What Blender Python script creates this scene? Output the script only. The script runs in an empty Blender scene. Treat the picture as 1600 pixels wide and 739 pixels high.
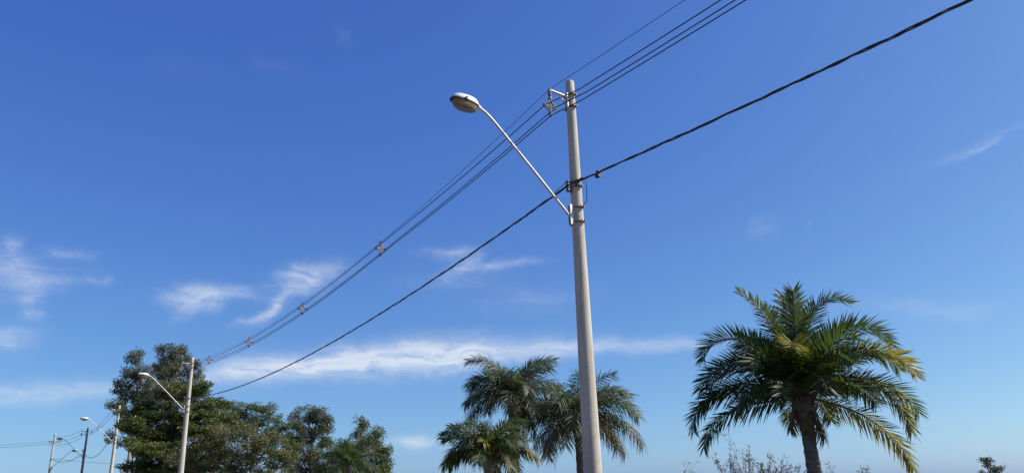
import bpy, math, random
import numpy as np
from mathutils import Matrix, Vector

# ------------------------------------------------------------------ camera, sky, sun, exposure
sc = bpy.context.scene
col = sc.collection
cam_data = bpy.data.cameras.new('camera')
cam = bpy.data.objects.new('camera', cam_data)
col.objects.link(cam)
sc.camera = cam
cam_data.sensor_width = 36.0
cam_data.sensor_fit = 'HORIZONTAL'
cam_data.lens = 27.0
cam_data.clip_start = 0.05
cam_data.clip_end = 6000.0
cam.matrix_world = (Matrix.Translation((0, 0, 1.6)) @ Matrix.Rotation(math.radians(90 + 18.463), 4, 'X')
                    @ Matrix.Rotation(math.radians(-1.754), 4, 'Z'))

SUN_AZ, SUN_EL = 90.0, 41.0            # degrees clockwise from the view direction (+Y), degrees above the horizon
SKY_STRENGTH = 0.066
sun_data = bpy.data.lights.new('sun', 'SUN')
sun_data.energy = 4.9
sun_data.angle = math.radians(0.53)
sun_data.color = (1.0, 0.95, 0.86)
sun = bpy.data.objects.new('sun', sun_data)
col.objects.link(sun)
_a, _e = math.radians(SUN_AZ), math.radians(SUN_EL)
_to_sun = Vector((math.sin(_a) * math.cos(_e), math.cos(_a) * math.cos(_e), math.sin(_e)))
sun.rotation_euler = _to_sun.to_track_quat('Z', 'Y').to_euler()
sun.location = (40, 5, 40)

sc.view_settings.view_transform = 'Standard'
sc.view_settings.look = 'None'
sc.view_settings.exposure = 0.60
sc.view_settings.gamma = 1.0
sc.view_settings.use_curve_mapping = False

# cirrus wisps: azimuth, elevation, half length, half width (radians), tilt, density
CLOUDS = [
    (-0.2923, 0.1544, 0.0879, 0.0125, 0.0981, 1.15),
    (-0.1212, 0.1688, 0.115, 0.0175, 0.0597, 1.45),
    (0.0457, 0.1754, 0.0669, 0.01, 0.0232, 0.75),
    (0.1697, 0.173, 0.0732, 0.0075, -0.0098, 0.55),
    (-0.5447, 0.1192, 0.0697, 0.0108, 0.1154, 0.6),
    (-0.4294, 0.1351, 0.0516, 0.01, 0.1566, 0.45),
    (-0.4035, 0.2407, 0.0282, 0.01, 0.1615, 0.75),
    (-0.4049, 0.2252, 0.0232, 0.01, 0.6343, 0.4),
    (-0.3564, 0.2451, 0.0228, 0.0067, 0.1073, 0.4),
    (-0.2676, 0.2672, 0.0378, 0.0133, 0.3409, 0.7),
    (-0.3112, 0.2339, 0.0301, 0.01, 0.6413, 0.6),
    (-0.3387, 0.2155, 0.0233, 0.0058, 0.2953, 0.4),
    (-0.0864, 0.3033, 0.0291, 0.0067, 0.0525, 0.45),
    (-0.0705, 0.2886, 0.0282, 0.0092, 0.3979, 0.5),
    (-0.012, 0.2871, 0.037, 0.005, 0.0639, 0.45),
    (-0.0749, 0.2692, 0.0559, 0.0117, 0.0637, 0.18),
    (-0.602, 0.2562, 0.0272, 0.0108, 0.1056, 0.6),
    (-0.5809, 0.239, 0.0399, 0.0125, 0.1321, 0.6),
    (-0.5807, 0.2179, 0.0182, 0.0067, 0.1407, 0.45),
    (-0.6009, 0.2775, 0.0107, 0.0075, 0.209, 0.35),
    (-0.5454, 0.2749, 0.0125, 0.0058, 0.0069, 0.4),
    (-0.5967, 0.1754, 0.0248, 0.0117, 0.1354, 0.5),
    (-0.5768, 0.2028, 0.0107, 0.0058, 0.0269, 0.3),
    (-0.5145, 0.2483, 0.0066, 0.0042, 0.1001, 0.25),
    (-0.1263, 0.064, 0.0417, 0.0067, 0.0061, 0.65),
    (0.5833, 0.3572, 0.0477, 0.005, 0.1987, 0.15),
    (0.5845, 0.3548, 0.032, 0.0025, 0.2133, 0.22),
    (0.3293, 0.3081, 0.0188, 0.0117, -0.0019, 0.13),
    (0.3817, 0.304, 0.0046, 0.005, 0.0231, 0.12),
    (-0.2547, 0.569, 0.0132, 0.0117, 0.0052, 0.05),
    (-0.3361, 0.5268, 0.0391, 0.0083, -0.0724, 0.03),
    (0.5072, 0.1846, 0.0519, 0.0117, -0.1896, 0.2),
    (0.1573, 0.0739, 0.0119, 0.0067, 0.0557, 0.25),
    (-0.4415, 0.5037, 0.0361, 0.0117, -0.0379, 0.02),
    (0.0231, 0.2412, 0.0599, 0.015, 0.0203, 0.15),
]
_rng = random.Random(4)
for _k in range(22):                   # the same kind of wisps goes on round the rest of the sky
    CLOUDS.append((_rng.uniform(0.85, 5.5), _rng.uniform(0.08, 0.6), _rng.uniform(0.03, 0.13),
                   _rng.uniform(0.006, 0.017), _rng.uniform(-0.1, 0.4), _rng.uniform(0.2, 0.8)))

world = bpy.data.worlds.new('World')
sc.world = world
world.use_nodes = True
wt = world.node_tree
wn, wl = wt.nodes, wt.links


def wnode(kind, **kw):
    n = wn.new(kind)
    for k, v in kw.items():
        setattr(n, k, v)
    return n


def wmath(op, a, b=None, clamp=False):
    n = wn.new('ShaderNodeMath')
    n.operation = op
    n.use_clamp = clamp
    for i, v in enumerate((a, b)):
        if v is None:
            continue
        if isinstance(v, (int, float)):
            n.inputs[i].default_value = v
        else:
            wl.new(v, n.inputs[i])
    return n.outputs[0]


bg = wn['Background']
bg.inputs[1].default_value = SKY_STRENGTH
sky = wnode('ShaderNodeTexSky', sky_type='NISHITA', sun_disc=False)
sky.sun_elevation = _e
sky.sun_rotation = _a
sky.air_density, sky.dust_density, sky.ozone_density = 0.8, 1.0, 5.5
# the photograph's rendering of a clear sky: one response for each channel, the same over the whole sky
sep = wnode('ShaderNodeSeparateColor')
wl.new(sky.outputs[0], sep.inputs[0])
comb = wnode('ShaderNodeCombineColor')
lin = [wmath('MULTIPLY', sep.outputs[_c], 0.1) for _c in range(3)]
wl.new(wmath('MULTIPLY', wmath('POWER', lin[0], 1.15), 12.85), comb.inputs[0])
wl.new(wmath('ADD', wmath('MULTIPLY', lin[1], 10.4), wmath('MULTIPLY', lin[0], 3.74)), comb.inputs[1])
wl.new(wmath('ADD', wmath('MULTIPLY', wmath('POWER', lin[2], 0.5), 9.85), wmath('MULTIPLY', lin[0], 2.62)), comb.inputs[2])
# wisps
tc = wnode('ShaderNodeTexCoord')
sx = wnode('ShaderNodeSeparateXYZ')
wl.new(tc.outputs['Generated'], sx.inputs[0])
az = wmath('ARCTAN2', sx.outputs[0], sx.outputs[1])
az = wmath('WRAP', az, 2 * math.pi - 0.8)
wrap = az.node
wrap.inputs[2].default_value = -0.8
el = wmath('ARCSINE', sx.outputs[2])
uv = wnode('ShaderNodeCombineXYZ')
wl.new(az, uv.inputs[0])
wl.new(el, uv.inputs[1])
warp = wnode('ShaderNodeTexNoise', noise_dimensions='2D')
warp.inputs['Scale'].default_value = 15.0
warp.inputs['Detail'].default_value = 5.0
warp.inputs['Roughness'].default_value = 0.62
wl.new(uv.outputs[0], warp.inputs['Vector'])
wsub = wnode('ShaderNodeVectorMath', operation='SUBTRACT')
wl.new(warp.outputs['Color'], wsub.inputs[0])
wsub.inputs[1].default_value = (0.5, 0.5, 0.5)
wscl = wnode('ShaderNodeVectorMath', operation='MULTIPLY')
wl.new(wsub.outputs[0], wscl.inputs[0])
wscl.inputs[1].default_value = (0.09, 0.016, 0.0)
wadd = wnode('ShaderNodeVectorMath', operation='ADD')
wl.new(uv.outputs[0], wadd.inputs[0])
wl.new(wscl.outputs[0], wadd.inputs[1])
total = None
for (ca, ce, ha, hb, tilt, dens) in CLOUDS:
    mp = wnode('ShaderNodeMapping', vector_type='TEXTURE')
    mp.inputs['Location'].default_value = (ca, ce, 0)
    mp.inputs['Rotation'].default_value = (0, 0, tilt)
    mp.inputs['Scale'].default_value = (ha, hb, 1)
    wl.new(wadd.outputs[0], mp.inputs['Vector'])
    dt = wnode('ShaderNodeVectorMath', operation='DOT_PRODUCT')
    wl.new(mp.outputs[0], dt.inputs[0])
    wl.new(mp.outputs[0], dt.inputs[1])
    g = wmath('MULTIPLY', wmath('POWER', 0.40, dt.outputs['Value']), dens)
    total = g if total is None else wmath('ADD', total, g)
fib_map = wnode('ShaderNodeMapping')
fib_map.inputs['Rotation'].default_value = (0, 0, math.radians(-28))
fib_map.inputs['Scale'].default_value = (18, 90, 1)
wl.new(wadd.outputs[0], fib_map.inputs['Vector'])
fib = wnode('ShaderNodeTexNoise', noise_dimensions='2D')
fib.inputs['Scale'].default_value = 1.0
fib.inputs['Detail'].default_value = 7.0
fib.inputs['Roughness'].default_value = 0.52
fib.inputs['Distortion'].default_value = 0.5
wl.new(fib_map.outputs[0], fib.inputs['Vector'])
fibre = wmath('ADD', wmath('MULTIPLY', fib.outputs[0], 1.7), -0.02)
alpha = wmath('MULTIPLY', wmath('MULTIPLY', total, fibre), 0.66)
alpha = wmath('MAXIMUM', wmath('MINIMUM', alpha, 0.78), 0.0)
cmix = wnode('ShaderNodeMix', data_type='RGBA')
wl.new(alpha, cmix.inputs['Factor'])
wl.new(comb.outputs[0], cmix.inputs['A'])
cmix.inputs['B'].default_value = (8.0, 8.6, 9.3, 1)
wl.new(cmix.outputs['Result'], bg.inputs[0])

# ------------------------------------------------------------------ where things stand (metres)
POLE_XY = [(1.397, 15.247), (-20.341, 48.099), (-36.491, 71.463), (-50.239, 91.771), (-57.069, 97.018)]
EUC_RIGHT = dict(xy=(-40.98, 91.22), rz=0.422, lobes=[(-0.58, 18.61, 1.3, 1.45), (1.13, 18.37, 1.38, 1.54), (0.33, 16.51, 2.28, 1.52), (2.48, 16.96, 1.0, 1.23), (3.16, 15.07, 1.07, 1.84), (-1.19, 16.46, 1.21, 1.66), (0.75, 14.41, 2.57, 1.67), (-1.37, 14.21, 1.35, 1.5), (2.61, 13.4, 1.67, 1.22)])
EUC_LEFT = dict(xy=(-41.99, 85.22), rz=0.458, lobes=[(-0.31, 17.04, 1.0, 0.86), (-0.76, 15.39, 1.13, 0.99), (0.49, 15.08, 1.28, 1.28), (-1.62, 14.03, 0.91, 0.91), (-0.19, 13.17, 1.55, 1.41), (1.34, 13.21, 1.42, 1.56), (-1.37, 11.97, 1.04, 0.97), (-2.04, 11.82, 0.49, 0.49), (0.2, 10.9, 1.54, 1.4), (-0.83, 10.07, 0.62, 0.83), (1.8, 10.79, 1.55, 1.41)])
EUC_BACK = dict(xy=(-47.04, 97.22), rz=0.451, lobes=[(-2.92, 9.55, 0.62, 0.86), (-1.94, 8.94, 0.55, 0.55), (-0.03, 8.94, 1.26, 1.1), (1.19, 8.18, 1.26, 1.26), (-0.73, 10.63, 1.11, 0.95), (1.59, 9.87, 1.11, 1.11)])
PAD_TREE = dict(xy=(-26.56, 60.42), rz=0.414, lobes=[(-0.15, 9.85, 2.0, 0.6), (1.68, 10.09, 0.81, 0.51), (2.64, 8.92, 1.72, 0.56), (-1.68, 8.46, 2.06, 0.83), (1.08, 8.11, 2.74, 0.85), (-2.58, 7.41, 1.26, 0.73), (-0.29, 6.75, 3.04, 0.88), (-1.99, 6.09, 1.55, 0.63), (2.46, 6.76, 2.0, 0.8), (-0.68, 5.38, 2.43, 0.73), (-1.8, 4.37, 1.44, 0.62), (1.6, 5.03, 2.46, 0.89), (1.03, 3.96, 2.92, 0.78), (3.43, 8.03, 1.11, 0.51)])
FEATHER_TREE = dict(xy=(-19.76, 56.65), rz=0.336, lobes=[(-0.77, 6.28, 1.83, 0.78), (-2.29, 5.58, 1.63, 0.81), (0.85, 5.65, 1.66, 0.83), (-1.09, 5.05, 2.72, 0.82), (1.85, 5.19, 1.48, 0.83), (-3.22, 4.29, 1.79, 0.71), (0.17, 4.24, 3.19, 0.73), (2.79, 4.38, 1.2, 0.74), (-1.24, 3.27, 3.59, 0.72), (1.97, 3.33, 2.29, 0.73)])
LACY_TREE = dict(xy=(-26.06, 77.75), rz=0.323, lobes=[(-0.85, 10.09, 1.52, 0.83), (0.65, 10.41, 1.28, 0.64), (-2.18, 9.59, 1.39, 0.82), (1.63, 9.47, 1.15, 0.64), (0.03, 8.85, 2.28, 0.95), (2.92, 8.47, 0.9, 0.51), (-2.8, 8.49, 1.5, 0.88), (2.18, 7.6, 1.53, 0.76), (3.65, 6.48, 1.02, 0.76)])
EUC_ROUND = dict(xy=(-21.63, 83.24), rz=0.254, lobes=[(-0.95, 10.11, 1.49, 1.02), (0.5, 9.97, 1.36, 1.02), (1.21, 9.03, 0.95, 0.95), (-1.82, 9.19, 1.08, 0.94), (-0.22, 8.65, 2.03, 1.22), (0.76, 7.46, 1.35, 0.94), (-1.71, 7.36, 1.47, 1.07), (-0.6, 6.05, 1.6, 0.94), (-2.25, 5.69, 1.06, 0.93), (0.83, 5.89, 1.61, 0.81), (-1.05, 4.78, 1.59, 0.93), (0.9, 4.61, 1.74, 0.93), (-0.02, 3.61, 2.65, 0.93)])
EUC_EDGE = dict(xy=(-14.64, 78.65), rz=0.184, lobes=[(-0.83, 8.72, 0.7, 0.64), (-1.11, 7.73, 0.89, 0.76), (0.34, 7.58, 0.96, 0.77), (-0.26, 6.55, 1.65, 0.89), (1.19, 6.09, 0.89, 1.02), (1.66, 4.86, 0.7, 1.01), (0.1, 4.89, 1.89, 1.01), (-1.93, 6.27, 1.39, 0.95), (-3.14, 5.93, 1.38, 0.88), (1.12, 3.78, 1.38, 0.88), (-2.03, 4.16, 1.88, 0.88), (-3.86, 4.02, 1.49, 0.87), (-0.48, 3.52, 2.5, 1.0)])
FAR_TREE = dict(xy=(60.57, 103.59), rz=-0.529, lobes=[(-0.57, 4.01, 0.66, 0.41), (-0.05, 3.75, 0.74, 0.41), (-0.43, 3.29, 0.49, 0.33), (0.69, 2.85, 0.9, 0.41), (1.25, 2.83, 0.57, 0.33), (0.42, 2.55, 0.66, 0.33), (-1.04, 2.37, 0.49, 0.33), (-0.18, 2.02, 0.98, 0.41)])
PALM_R = dict(xy=(7.06, 19.35), hub=3.62, rz=-0.35)
PALM_A = dict(xy=(-0.17, 31.0), hub=5.18, rz=0.006)
PALM_B = dict(xy=(2.29, 29.91), hub=4.16, rz=-0.076)
PALM_C = dict(xy=(-1.03, 26.98), hub=2.9, rz=0.038)
PALM_D = dict(xy=(-9.99, 46.95), hub=3.42, rz=0.21)
SHRUB1 = dict(xy=(5.04, 16.76), hub=1.9, rz=-0.292)
SHRUB2 = dict(xy=(6.21, 17.43), hub=1.88, rz=-0.342)
WEED = dict(xy=(3.32, 15.65), hub=1.92, rz=-0.209)

# ------------------------------------------------------------------ helpers
def tag(o, label=None, category=None, group=None, kind=None):
    if label: o['label'] = label
    if category: o['category'] = category
    if group: o['group'] = group
    if kind: o['kind'] = kind
    return o


def empty(name, loc, rz=0.0):
    o = bpy.data.objects.new(name, None)
    col.objects.link(o)
    o.location = loc
    o.rotation_euler = (0, 0, rz)
    o.empty_display_size = 0.3
    return o


def copy_tree(o, parent=None):
    c = o.copy()
    col.objects.link(c)
    c.parent = parent
    for ch in list(o.children):
        copy_tree(ch, c)
    return c


class MB:
    """Collects shapes, then links them as one mesh object."""
    def __init__(self):
        self.v, self.f, self.n = [], [], 0

    def add(self, verts, faces):
        verts = np.asarray(verts, float).reshape(-1, 3)
        self.v.append(verts)
        b = self.n
        self.f.extend(tuple(i + b for i in f) for f in faces)
        self.n += len(verts)

    def tube(self, pts, rad, sides=8, cap=True):
        pts = np.asarray(pts, float)
        m = len(pts)
        rad = np.full(m, rad, float) if np.isscalar(rad) else np.asarray(rad, float)
        tan = np.gradient(pts, axis=0)
        tan /= np.linalg.norm(tan, axis=1)[:, None] + 1e-12
        ref = np.array([0, 0, 1.0]) if abs(tan[0][2]) < 0.9 else np.array([1.0, 0, 0])
        u = np.cross(tan[0], ref)
        u /= np.linalg.norm(u)
        V = []
        ang = np.arange(sides) * 2 * math.pi / sides
        for i in range(m):
            u = u - tan[i] * (u @ tan[i])
            u /= np.linalg.norm(u) + 1e-12
            w = np.cross(tan[i], u)
            V.append(pts[i] + rad[i] * (np.cos(ang)[:, None] * u + np.sin(ang)[:, None] * w))
        F = []
        for i in range(m - 1):
            for j in range(sides):
                k = (j + 1) % sides
                F.append((i * sides + j, i * sides + k, (i + 1) * sides + k, (i + 1) * sides + j))
        if cap:
            F.append(tuple(reversed(range(sides))))
            F.append(tuple(range((m - 1) * sides, m * sides)))
        self.add(np.vstack(V), F)

    def box(self, c, half, rot=None):
        s = np.array([(x, y, z) for z in (-1, 1) for y in (-1, 1) for x in (-1, 1)], float) * np.asarray(half)
        if rot is not None:
            s = s @ np.asarray(rot).T
        self.add(s + np.asarray(c, float), [(0, 2, 3, 1), (4, 5, 7, 6), (0, 1, 5, 4), (2, 6, 7, 3), (0, 4, 6, 2), (1, 3, 7, 5)])

    def rings(self, rings, close=True, cap0=True, cap1=True):
        m = len(rings)
        s = len(rings[0])
        F = []
        for i in range(m - 1):
            for j in range(s):
                k = (j + 1) % s
                F.append((i * s + j, i * s + k, (i + 1) * s + k, (i + 1) * s + j))
        if cap0: F.append(tuple(reversed(range(s))))
        if cap1: F.append(tuple(range((m - 1) * s, m * s)))
        self.add(np.vstack(rings), F)

    def build(self, name, mat, parent=None, smooth=True, loc=None):
        me = bpy.data.meshes.new(name)
        V = np.vstack(self.v)
        me.from_pydata(V.tolist(), [], self.f)
        me.materials.append(mat)
        if smooth:
            me.polygons.foreach_set('use_smooth', [True] * len(me.polygons))
        me.update()
        o = bpy.data.objects.new(name, me)
        col.objects.link(o)
        if parent is not None: o.parent = parent
        if loc is not None: o.location = loc
        return o


def sharp(o, deg=35):
    m = o.data
    try:
        m.set_sharp_from_angle(angle=math.radians(deg))
    except Exception:
        pass
    return o


def quads_object(name, verts, mat, parent):
    """verts: (n,4,3), each a leaf of its own"""
    n = len(verts)
    me = bpy.data.meshes.new(name)
    me.vertices.add(n * 4)
    me.vertices.foreach_set('co', np.asarray(verts, np.float32).ravel())
    me.loops.add(n * 4)
    me.loops.foreach_set('vertex_index', np.arange(n * 4, dtype=np.int32))
    me.polygons.add(n)
    me.polygons.foreach_set('loop_start', np.arange(0, n * 4, 4, dtype=np.int32))
    me.materials.append(mat)
    me.update(calc_edges=True)
    me.validate()
    o = bpy.data.objects.new(name, me)
    col.objects.link(o)
    o.parent = parent
    return o


# ------------------------------------------------------------------ materials
def new_mat(name):
    m = bpy.data.materials.new(name)
    m.use_nodes = True
    return m, m.node_tree.nodes, m.node_tree.links, m.node_tree.nodes['Principled BSDF']


def plain(name, rgb, rough=0.6, metal=0.0, noise=0.15, scale=8.0, bump=0.0):
    m, n, l, p = new_mat(name)
    tx = n.new('ShaderNodeTexCoord')
    ns = n.new('ShaderNodeTexNoise')
    ns.inputs['Scale'].default_value = scale
    ns.inputs['Detail'].default_value = 6
    l.new(tx.outputs['Object'], ns.inputs['Vector'])
    rp = n.new('ShaderNodeValToRGB')
    rp.color_ramp.elements[0].position, rp.color_ramp.elements[1].position = 0.3, 0.7
    rp.color_ramp.elements[0].color = (*[c * (1 - noise) for c in rgb], 1)
    rp.color_ramp.elements[1].color = (*[min(1, c * (1 + noise)) for c in rgb], 1)
    l.new(ns.outputs[0], rp.inputs[0])
    l.new(rp.outputs[0], p.inputs['Base Color'])
    p.inputs['Roughness'].default_value = rough
    p.inputs['Metallic'].default_value = metal
    if bump:
        b = n.new('ShaderNodeBump')
        b.inputs['Strength'].default_value = bump
        b.inputs['Distance'].default_value = 0.01
        l.new(ns.outputs[0], b.inputs['Height'])
        l.new(b.outputs[0], p.inputs['Normal'])
    return m


def concrete(name, rgb, dark=0.75, red=0.5):
    """cast concrete: streaks down the shaft, pores, red earth splashed up from the ground"""
    m, n, l, p = new_mat(name)
    tx = n.new('ShaderNodeTexCoord')
    mp = n.new('ShaderNodeMapping')
    mp.inputs['Scale'].default_value = (14, 14, 0.9)
    l.new(tx.outputs['Object'], mp.inputs[0])
    streak = n.new('ShaderNodeTexNoise')
    streak.inputs['Scale'].default_value = 1.0
    streak.inputs['Detail'].default_value = 8
    streak.inputs['Roughness'].default_value = 0.65
    l.new(mp.outputs[0], streak.inputs['Vector'])
    fine = n.new('ShaderNodeTexNoise')
    fine.inputs['Scale'].default_value = 45
    fine.inputs['Detail'].default_value = 6
    l.new(tx.outputs['Object'], fine.inputs['Vector'])
    r1 = n.new('ShaderNodeValToRGB')
    r1.color_ramp.elements[0].position, r1.color_ramp.elements[1].position = 0.34, 0.62
    r1.color_ramp.elements[0].color = (*[c * dark for c in rgb], 1)
    r1.color_ramp.elements[1].color = (*rgb, 1)
    l.new(streak.outputs[0], r1.inputs[0])
    mx = n.new('ShaderNodeMix')
    mx.data_type = 'RGBA'
    mx.blend_type = 'MULTIPLY'
    mx.inputs['Factor'].default_value = 0.22
    l.new(r1.outputs[0], mx.inputs['A'])
    l.new(fine.outputs[0], mx.inputs['B'])
    # earth stains: patches, more of them low down
    sp = n.new('ShaderNodeSeparateXYZ')
    l.new(tx.outputs['Object'], sp.inputs[0])
    low = n.new('ShaderNodeMapRange')
    low.inputs['From Min'].default_value, low.inputs['From Max'].default_value = 4.6, 1.6
    low.inputs['To Min'].default_value, low.inputs['To Max'].default_value = 0.0, 0.30
    l.new(sp.outputs[2], low.inputs[0])
    patch = n.new('ShaderNodeTexNoise')
    patch.inputs['Scale'].default_value = 6.0
    patch.inputs['Detail'].default_value = 7
    patch.inputs['Roughness'].default_value = 0.7
    l.new(tx.outputs['Object'], patch.inputs['Vector'])
    ad = n.new('ShaderNodeMath')
    l.new(patch.outputs[0], ad.inputs[0])
    l.new(low.outputs[0], ad.inputs[1])
    st = n.new('ShaderNodeMapRange')
    st.inputs['From Min'].default_value, st.inputs['From Max'].default_value = 0.72, 0.95
    st.inputs['To Max'].default_value = red
    l.new(ad.outputs[0], st.inputs[0])
    m2 = n.new('ShaderNodeMix')
    m2.data_type = 'RGBA'
    l.new(st.outputs[0], m2.inputs['Factor'])
    l.new(mx.outputs['Result'], m2.inputs['A'])
    m2.inputs['B'].default_value = (0.30, 0.17, 0.12, 1)
    l.new(m2.outputs['Result'], p.inputs['Base Color'])
    p.inputs['Roughness'].default_value = 0.85
    b = n.new('ShaderNodeBump')
    b.inputs['Strength'].default_value = 0.35
    b.inputs['Distance'].default_value = 0.006
    l.new(fine.outputs[0], b.inputs['Height'])
    l.new(b.outputs[0], p.inputs['Normal'])
    return m


def leaf(name, c0, c1, c2, trans=0.28, tint=(0.16, 0.22, 0.03), rough=0.5, spec=0.35):
    """leaf blades: every blade its own tone between three, some light coming through"""
    m, n, l, p = new_mat(name)
    g = n.new('ShaderNodeNewGeometry')
    rp = n.new('ShaderNodeValToRGB')
    e = rp.color_ramp.elements
    e[0].position, e[1].position = 0.0, 1.0
    e[0].color, e[1].color = (*c0, 1), (*c2, 1)
    k = e.new(0.6)
    k.color = (*c1, 1)
    l.new(g.outputs['Random Per Island'], rp.inputs[0])
    tx = n.new('ShaderNodeTexCoord')
    ns = n.new('ShaderNodeTexNoise')                       # whole sprays are younger, older or drier than others
    ns.inputs['Scale'].default_value = 1.1
    ns.inputs['Detail'].default_value = 3
    l.new(tx.outputs['Object'], ns.inputs['Vector'])
    vr = n.new('ShaderNodeValToRGB')
    vr.color_ramp.elements[0].position, vr.color_ramp.elements[1].position = 0.35, 0.66
    vr.color_ramp.elements[0].color = (0.72, 0.80, 0.80, 1)
    vr.color_ramp.elements[1].color = (1.35, 1.20, 1.0, 1)
    l.new(ns.outputs[0], vr.inputs[0])
    ml = n.new('ShaderNodeMix')
    ml.data_type = 'RGBA'
    ml.blend_type = 'MULTIPLY'
    ml.inputs['Factor'].default_value = 1.0
    l.new(rp.outputs[0], ml.inputs['A'])
    l.new(vr.outputs[0], ml.inputs['B'])
    l.new(ml.outputs['Result'], p.inputs['Base Color'])
    p.inputs['Roughness'].default_value = rough
    p.inputs['Specular IOR Level'].default_value = spec
    t = n.new('ShaderNodeBsdfTranslucent')
    t.inputs[0].default_value = (*tint, 1)
    mx = n.new('ShaderNodeMixShader')
    mx.inputs[0].default_value = trans
    out = n['Material Output']
    l.new(p.outputs[0], mx.inputs[1])
    l.new(t.outputs[0], mx.inputs[2])
    l.new(mx.outputs[0], out.inputs[0])
    return m


M = dict(
    pole=concrete('concrete', (0.50, 0.46, 0.395), 0.70),
    pole_dark=concrete('dark_concrete', (0.21, 0.18, 0.165), 0.6, 0.1),  # the same concrete in a darker grey-brown tone
    steel=plain('galvanised_steel', (0.42, 0.42, 0.42), 0.55, 0.45, 0.2, 12),
    band=plain('rusty_band_steel', (0.17, 0.13, 0.11), 0.6, 0.4, 0.4, 25),
    housing=plain('painted_aluminium', (0.52, 0.53, 0.54), 0.45, 0.0, 0.08, 6),
    rubber=plain('black_gasket', (0.02, 0.02, 0.02), 0.6, 0, 0.2, 20),
    cable=plain('black_cable_sheath', (0.022, 0.02, 0.024), 0.5, 0, 0.3, 10),
    messenger=plain('steel_strand', (0.10, 0.10, 0.11), 0.5, 0.5, 0.2, 20),
    polymer=plain('grey_polymer', (0.20, 0.18, 0.17), 0.6, 0, 0.25, 20),
    porcelain=plain('brown_insulator', (0.05, 0.035, 0.03), 0.3, 0, 0.2, 10),
    reflector=plain('lamp_reflector', (0.45, 0.38, 0.30), 0.3, 0.6, 0.15, 14),
    bulb=plain('lamp_bulb', (0.75, 0.55, 0.3), 0.2, 0, 0.1, 10),
    bark_euc=plain('eucalyptus_bark', (0.20, 0.16, 0.14), 0.85, 0, 0.45, 3, 0.5),
    bark=plain('dark_bark', (0.085, 0.065, 0.05), 0.9, 0, 0.4, 5, 0.5),
    bark_palm=plain('palm_bark', (0.10, 0.085, 0.078), 0.9, 0, 0.45, 9, 0.8),
    bark_palm_pale=plain('pale_palm_bark', (0.16, 0.135, 0.115), 0.9, 0, 0.4, 9, 0.8),
    twig=plain('dry_twig', (0.11, 0.085, 0.075), 0.85, 0, 0.3, 20),
    rachis=plain('frond_midrib', (0.10, 0.10, 0.045), 0.5, 0, 0.3, 5),
    rachis_dry=plain('dry_midrib', (0.16, 0.115, 0.07), 0.7, 0, 0.3, 5),
    ground=None,
)
M['lf_euc'] = leaf('eucalyptus_leaf', (0.045, 0.054, 0.036), (0.075, 0.085, 0.056), (0.125, 0.13, 0.095), 0.25, (0.13, 0.17, 0.05), 0.45, 0.4)
M['lf_pad'] = leaf('broadleaf_dark', (0.042, 0.058, 0.021), (0.074, 0.088, 0.031), (0.13, 0.135, 0.052), 0.27, (0.15, 0.21, 0.03))
M['lf_feather'] = leaf('broadleaf_olive', (0.068, 0.074, 0.027), (0.115, 0.116, 0.044), (0.17, 0.155, 0.075), 0.22, (0.15, 0.17, 0.04))
M['lf_far'] = leaf('far_leaf', (0.030, 0.040, 0.028), (0.045, 0.060, 0.04), (0.07, 0.085, 0.055), 0.15, (0.08, 0.12, 0.04))
M['palm_green'] = leaf('palm_leaflet_green', (0.017, 0.034, 0.015), (0.028, 0.052, 0.020), (0.05, 0.078, 0.03), 0.22, (0.12, 0.19, 0.03), 0.5, 0.3)
M['palm_lime'] = leaf('palm_leaflet_ageing_sunlit', (0.040, 0.058, 0.016), (0.10, 0.10, 0.018), (0.22, 0.17, 0.022), 0.30, (0.34, 0.30, 0.03), 0.5, 0.3)  # yellow tones: ageing leaflets, with sunlight on them also put into the colour
M['palm_grey'] = leaf('palm_leaflet_grey', (0.036, 0.044, 0.022), (0.065, 0.070, 0.038), (0.13, 0.12, 0.075), 0.22, (0.13, 0.17, 0.05), 0.5, 0.35)  # greyer olive leaflet tones, mostly for the middle palms
M['palm_dry'] = leaf('palm_leaflet_dry', (0.07, 0.05, 0.03), (0.14, 0.105, 0.06), (0.24, 0.19, 0.12), 0.25, (0.25, 0.18, 0.08), 0.7, 0.2)
M['lf_dry'] = leaf('dry_leaf', (0.05, 0.05, 0.03), (0.08, 0.07, 0.05), (0.22, 0.19, 0.15), 0.2, (0.2, 0.16, 0.08), 0.7, 0.2)
M['lf_weed'] = leaf('weed_leaf', (0.04, 0.07, 0.02), (0.07, 0.11, 0.03), (0.12, 0.16, 0.05), 0.3, (0.2, 0.28, 0.05))


def lens_mat():
    m, n, l, p = new_mat('lamp_lens_glass')
    p.inputs['Base Color'].default_value = (0.26, 0.215, 0.17, 1)
    p.inputs['Roughness'].default_value = 0.12
    t = n.new('ShaderNodeBsdfTransparent')
    t.inputs[0].default_value = (0.80, 0.68, 0.52, 1)
    mx = n.new('ShaderNodeMixShader')
    ns = n.new('ShaderNodeTexNoise')
    ns.inputs['Scale'].default_value = 9
    tx = n.new('ShaderNodeTexCoord')
    l.new(tx.outputs['Object'], ns.inputs['Vector'])
    mr = n.new('ShaderNodeMapRange')
    mr.inputs['To Min'].default_value, mr.inputs['To Max'].default_value = 0.30, 0.75
    l.new(ns.outputs[0], mr.inputs[0])
    l.new(mr.outputs[0], mx.inputs[0])
    l.new(p.outputs[0], mx.inputs[1])
    l.new(t.outputs[0], mx.inputs[2])
    l.new(mx.outputs[0], n['Material Output'].inputs[0])
    return m


M['lens'] = lens_mat()


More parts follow.
